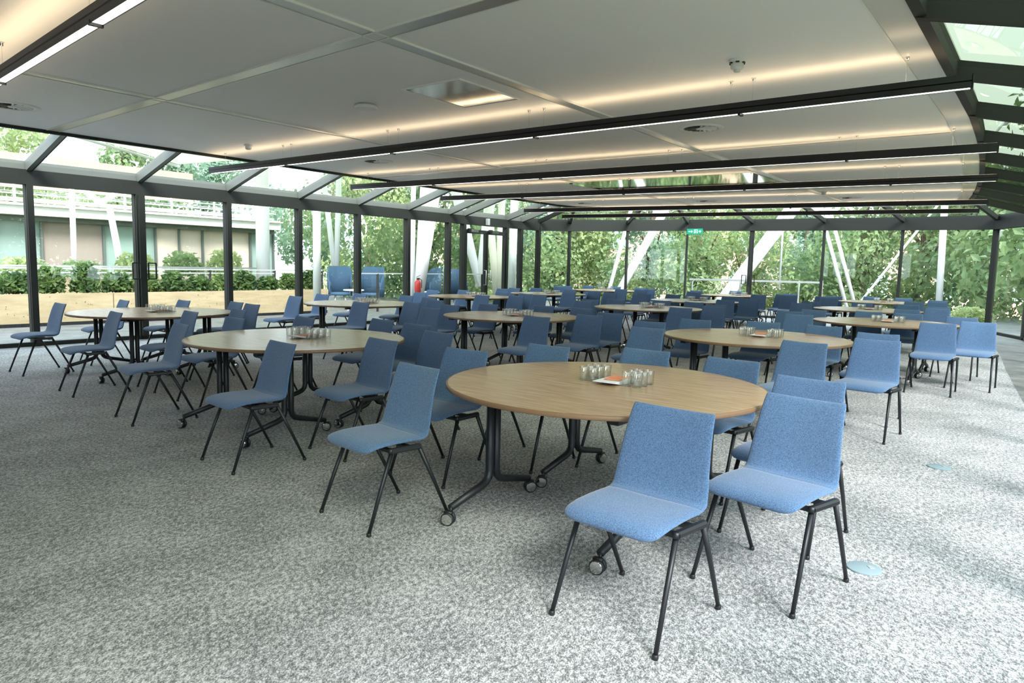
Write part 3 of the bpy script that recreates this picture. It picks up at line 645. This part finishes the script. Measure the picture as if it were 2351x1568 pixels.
# outdoor rail beyond the far wall
r=empty('terrace_rail',pxat(1583,640,24.5),0,'thin grey rail beyond the far glass wall','railing'); p0=r.location
MB().bar(pxat(1583,641,24.5)-p0,pxat(1890,649,22.5)-p0,.05,.06).build('rail',M_grey,r)
for px_ in (1590,1700,1835,1888): A=pxat(px_,644,24.2-(px_-1583)/300*1.6+.3); MB().bar(A-p0,Vector((A.x,A.y,-.5))-p0,.04,.04).build('rail_post',M_grey,r)
# blue lounge chairs on the deck
def lounge(px_,py_,d,rz,label,s=1):
    p=pxat(px_,py_,d); r=empty('lounge_chair',(p.x,p.y,-.02),rz,label,'armchair','blue high-backed lounge chairs outside'); r.scale=(s,s,s)
    mb=MB(); n=18; vs=[];fs=[]
    for i in range(n+1):
        a=-2.2+4.4*i/n; x=.38*math.sin(a); y=-.34*math.cos(a); top=1.28-.62*max(0,(abs(a)-1.0)/1.2)**1.3
        for k,(rr,z) in enumerate(((1,.36),(1.0,.8),(.98,top),(.88,top),(.9,.8),(.9,.36))): vs.append((x*rr,y*rr,z))
    for i in range(n):
        for k in range(6): fs.append((i*6+k,i*6+(k+1)%6,(i+1)*6+(k+1)%6,(i+1)*6+k))
    fs+=[tuple(range(6)),tuple(range(n*6+5,n*6-1,-1))]
    MB().add(vs,fs).build('shell',M_blueup,r,True)
    MB().lathe([(0,.38),(.33,.38),(.35,.42),(.34,.47),(0,.48)],20).build('seat_cushion',M_blueup,r,True)
    for a in (0.8,2.3,4,5.5): MB().tube([(.18*math.cos(a),.18*math.sin(a),.38),(.32*math.cos(a),.32*math.sin(a),0)],.015,6).build('leg',M_white,r,True)
    return r
lounge(780,640,22,R(200),'blue high-backed lounge chair just right of the planter end')
lounge(855,640,22,R(170),'blue high-backed lounge chair between the fifth and sixth left-wall posts')
lounge(990,640,24,R(120),'blue high-backed lounge chair left of the seventh left-wall post')
lounge(1046,640,21,R(215),'blue high-backed lounge chair immediately left of the entrance doors')
for px_,d,l in ((812,20.8,'small white side table beside the lounge chair by the planter end'),(985,20.6,'small white side table in front of the lounge chair left of the doors')):
    p=pxat(px_,655,d); r=empty('side_table',(p.x,p.y,-.02),0,l,'side table')
    MB().lathe([(0,.58),(.30,.58),(.30,.61),(0,.61)],24).build('tabletop',M_white,r,'auto'); MB().tube([(0,0,.0),(0,0,.58)],.025,8).build('pedestal',M_white,r,True); MB().lathe([(0,0),(.2,0),(.19,.02),(0,.03)],20).build('base',M_white,r,True)
# fire extinguisher on the broad column
p=pxat(959,657,19.70); r=empty('fire_extinguisher',p-Zv*.17,0,'red fire extinguisher hanging at the foot of the broad white column','fire extinguisher')
MB().lathe([(0,0),(.085,0),(.09,.02),(.09,.26),(.06,.32),(.025,.35),(0,.35)],18).build('cylinder',M_red,r,True)
MB().box((-.03,-.015,.35),(.05,.015,.40)).build('valve',M_black,r); MB().tube([(.05,0,.38),(.11,0,.34),(.11,0,.12)],.010,6).build('hose',M_black,r,True)
MB().bar((-.04,0,.42),(.07,0,.47),.02,.012).build('handle',M_black,r)

# ---------------------------------------------------------------- opposite building across the deck
ob=empty('opposite_building',P(30,8),0,'long low glazed building wing across the planter, seen through the left glass','building'); O0=P(30,8)
def wallpan(v0,v1,z0,z1,m,u=30.0,t=.2,name='facade_panel',par=ob):
    q=[P(u,v0)-O0,P(u,v1)-O0,P(u+t,v1)-O0,P(u+t,v0)-O0]; return MB().prism([(a.x,a.y) for a in q],z0,z1).build(name,m,par)
rg=random.Random(11)
M_beige=mat('beige_panel',(.62,.54,.44),.7); M_brown=mat('brown_panel',(.30,.25,.21),.7); M_pale=mat('pale_render',(.62,.68,.62),.7); M_dkg=mat('dark_band',(.11,.13,.12),.6)
v=-14
while v<19.5:
    w=rg.uniform(.9,2.4); m=rg.choice([M_facglass,M_facglass,M_beige,M_pale,M_facglass,M_brown,M_beige])
    wallpan(v,v+w-.04,-.1,2.62,m,30+rg.uniform(0,.15))
    wallpan(v+w-.06,v+w,-.1,2.62,M_dkg,29.9,.15,'mullion'); v+=w
wallpan(-14,20,2.62,2.80,M_dkg,29.7,.4,'soffit_band'); wallpan(-14,20,2.80,3.12,M_white,29.2,.6,'fascia')
q=[P(29,-14)-O0,P(29,20)-O0,P(31,20)-O0,P(31,-14)-O0]; MB().prism([(a.x,a.y) for a in q],3.12,3.2).build('roof_deck',M_trimw,ob)
for i in range(9):   # white service pipes and gantry on the roof edge
    wallpan(-14,20,3.28+.13*i,3.31+.13*i+rg.uniform(0,.05),rg.choice([M_white,M_trimw,M_white,M_grey]),29.1+rg.uniform(0,1.5),.08,'service_rail')
for i in range(18): vq=-13+1.85*i; MB().bar(P(29.05,vq,3.2)-O0,P(29.05,vq,4.5)-O0,.06,.06).build('gantry_post',M_white,ob)
for i in range(6): vq=-9+4.2*i; MB().tube([P(29.0,vq,3.4)-O0,P(29.0,vq+2.0,4.9)-O0],.11,8).build('roof_brace',M_white,ob); MB().tube([P(29.0,vq,3.4)-O0,P(29.0,vq-2.0,4.9)-O0],.11,8).build('roof_brace',M_white,ob)
wallpan(-14,17,3.9,5.2,mat('timber_soffit',(.50,.36,.20),.7),31.5,.2,'timber_band')
ub=empty('upper_building',P(44,4),0,'blue-grey upper building with blue windows seen through the left roof glass','building'); O1=P(44,4)
q=[P(43,-20)-O1,P(43,9)-O1,P(52,9)-O1,P(52,-20)-O1]; MB().prism([(a.x,a.y) for a in q],-.5,10.6).build('wall',mat('bluegrey_wall',(.33,.38,.42),.6),ub)
q=[P(42.4,-20.5)-O1,P(42.4,9.5)-O1,P(52,9.5)-O1,P(52,-20.5)-O1]; MB().prism([(a.x,a.y) for a in q],10.6,11.4).build('roof_edge',M_white,ub)
for v in (-12,-8.5,-3.4,1.5,5.5):
    q=[P(42.9,v)-O1,P(42.9,v+1.5)-O1,P(43,v+1.5)-O1,P(43,v)-O1]; MB().prism([(a.x,a.y) for a in q],7.4,8.5).build('window',M_bluewin,ub)
# far-side planter hedge in front of the opposite building
hp=empty('far_planter',P(22.5,5),0,'second timber planter farther back across the deck','planter'); O2=P(22.5,5)
q=[P(22.3,-10)-O2,P(22.3,14)-O2,P(23,14)-O2,P(23,-10)-O2]; MB().prism([(a.x,a.y) for a in q],-.02,.72).build('planter_box',M_ply,hp)
MB().bar(P(21.9,-10,1.1)-O2,P(21.9,14,1.1)-O2,.05,.05).build('handrail',M_grey,hp)
rg=random.Random(77); hb=[]
for k in range(2): hb.append(leafcloud(520,bushfn(.62,.62,.75,.08),.17,random.Random(90+k),.6).build('leaves',M_leafB if k else M_leafA,None))
for i in range(16):
    r=empty('shrub',P(22.65,-9.2+1.5*i,.725),rg.uniform(0,6),'bright green shrub in the second planter across the deck','shrub','shrubs in the far planter')
    o=hb[i%2] if i<2 else hb[i%2].copy()
    if i>=2: COL.objects.link(o)
    o.parent=r; sc=rg.uniform(.6,1.25); r.scale=(1,1,sc)
# big translucent atrium canopy
cn=empty('atrium_canopy',Vector((-7,30,5.6)),0,'pale translucent roof canopy over the courtyard seen through the left roof glass','canopy')
mb=MB(); g=[]
for i in range(9):
    for j in range(9):
        x=-13+i*1.75; y=16.5+j*1.4; z=5.0+.35*math.sin(i*.4)+(i/8)**2*1.2
        g.append((x+7,y-30,z-5.6))
mb.add(g,[(i*9+j,(i+1)*9+j,(i+1)*9+j+1,i*9+j+1) for i in range(8) for j in range(8)]); c_=mb.build('membrane',M_cream,cn,True)
so_=c_.modifiers.new('thick','SOLIDIFY'); so_.thickness=.02
for i in range(0,9,2): MB().tube([Vector(g[i*9+j])-Zv*.1 for j in range(9)],.06,6).build('rib',M_white,cn,True)

# ---------------------------------------------------------------- trees and ground beyond
struct(MB().prism([(-60,-20),(70,-20),(70,95),(-60,95)],-1.6,-1.25).build('ground',M_grass)).name='trim_301'
struct(MB().prism([(P(12.2,17.6).x-1,P(12.2,17.6).y+.6),(3.6,23.4),(5.6,23.1),(7.4,22.2),(9.3,21.0),(10.8,19.6),(12.3,17.9),(13.4,16.4),(12.9,13),(12,9),(10,5),(4,-3.2),(6,-5),(16,2),(22,12),(24,20),(14,26),(3,28),(-3,27)],-1.25,-.05).build('terrace',M_concrete)).name='trim_302'
crowns=[]
def crown(k,n,lf,clumps):
    rg=random.Random(200+k); cl=[(Vector((rg.gauss(0,1.15),rg.gauss(0,1.15),rg.uniform(1.0,6.3))),rg.uniform(.7,1.25)) for _ in range(clumps)]
    def f(r):
        c,s=r.choice(cl); d=rnddir(r,0.0); d.normalize(); return c+d*s*(r.random()**.35),d+rnddir(r,.4)*.8
    return leafcloud(n,f,.185,rg,.62).build('crown',lf,None)
specs=[(0,7600,M_leafA,13),(1,7600,M_leafB,12),(2,7600,M_leafC,13)]
for s_ in specs: crowns.append(crown(*s_))
def trunk(rg):
    mb=MB(); mb.tube([(0,0,0),(.08,.05,1.5),(-.05,.1,3.2),(.1,0,5.5)],[.17,.14,.10,.04],8)
    for q in range(5):
        a=rg.uniform(0,6.28); z=rg.uniform(1.2,3.6); mb.tube([(0,.05,z),(.6*math.cos(a),.6*math.sin(a),z+.9),(1.3*math.cos(a),1.3*math.sin(a),z+1.9)],[.07,.05,.02],6)
    return mb.build('trunk',M_bark,None)
tr0=trunk(random.Random(3)); first=True
TR=[]
rg=random.Random(21)
for i in range(22):   # belt of trees following the far wall
    f=i/21; ang=R(98-f*80); rad=29+ (i%3)*2.6+rg.uniform(-.8,.8)
    TR.append((rad*math.cos(ang)*1.02,rad*math.sin(ang)+1.0,rg.uniform(.9,1.25)))
TR+=[(-7.5,37,1.2),(-10.5,41,1.3),(-20.5,36.0,1.45),(-24.5,33.5,1.4),(-18.0,41,1.5),(18.5,19.5,1.7),(20,14.5,1.75),(18.6,6.8,1.6),(15.5,.8,1.5),(13,-3,1.5),(24,18,1.7),(22,9,1.7),(16.6,10.2,1.5),(14.9,5.0,1.4)]
TL=['yellow-green leafy tree','dark green leafy tree','blue-green leafy tree']
for i,(x,y,s) in enumerate(TR):
    k=i%3; side='beyond the far glass wall' if (-3<x and y>19) else ('beyond the courtyard on the left' if x<=-3 else 'outside the right-hand glazing')
    r=empty('tree',(x,y,-1.25),rg.uniform(0,6.28),None,'tree','trees '+side)
    c=crowns[k] if i<3 else crowns[k].copy(); t=tr0 if first else tr0.copy()
    if i>=3: COL.objects.link(c)
    if not first: COL.objects.link(t)
    first=False; c.parent=r; t.parent=r; r.scale=(s,s,s*rg.uniform(.95,1.15))
    kind=['dark green','light green','blue-green'][k]
    r['label']='%s leafy tree in the belt %s'%(kind,side); r['group']='%s trees %s'%(kind,side)
# pinkish brick building behind the trees
bb=empty('brick_building',(14,46,-1.25),R(-14),'pinkish brick building glimpsed between the trees beyond the far glass wall','building')
MB().box((-22,0,0),(24,6,6.0)).build('wall',M_brick,bb); MB().box((-22.3,-.3,6.0),(24.3,6.3,6.4)).build('roof_edge',M_white,bb)
for i in range(11):
    for zz in (1.2,3.9): MB().box((-20+4*i,-.06,zz),(-18.6+4*i,.0,zz+1.4)).build('window',M_facglass,bb)
# low shrubs along the terrace on the right
for i,(x,y,s) in enumerate(((15.9,16.6,.8),(13.4,20.6,.75),(6.2,25.2,.8),(-.6,25.0,.8))):
    r=empty('shrub',(x,y,-.06),i*1.3,'low green shrub on the terrace beyond the far glass wall','shrub','low shrubs on the terrace'); o=hb[i%2].copy(); COL.objects.link(o); o.parent=r; r.scale=(s*1.3,s*1.3,s*.9)
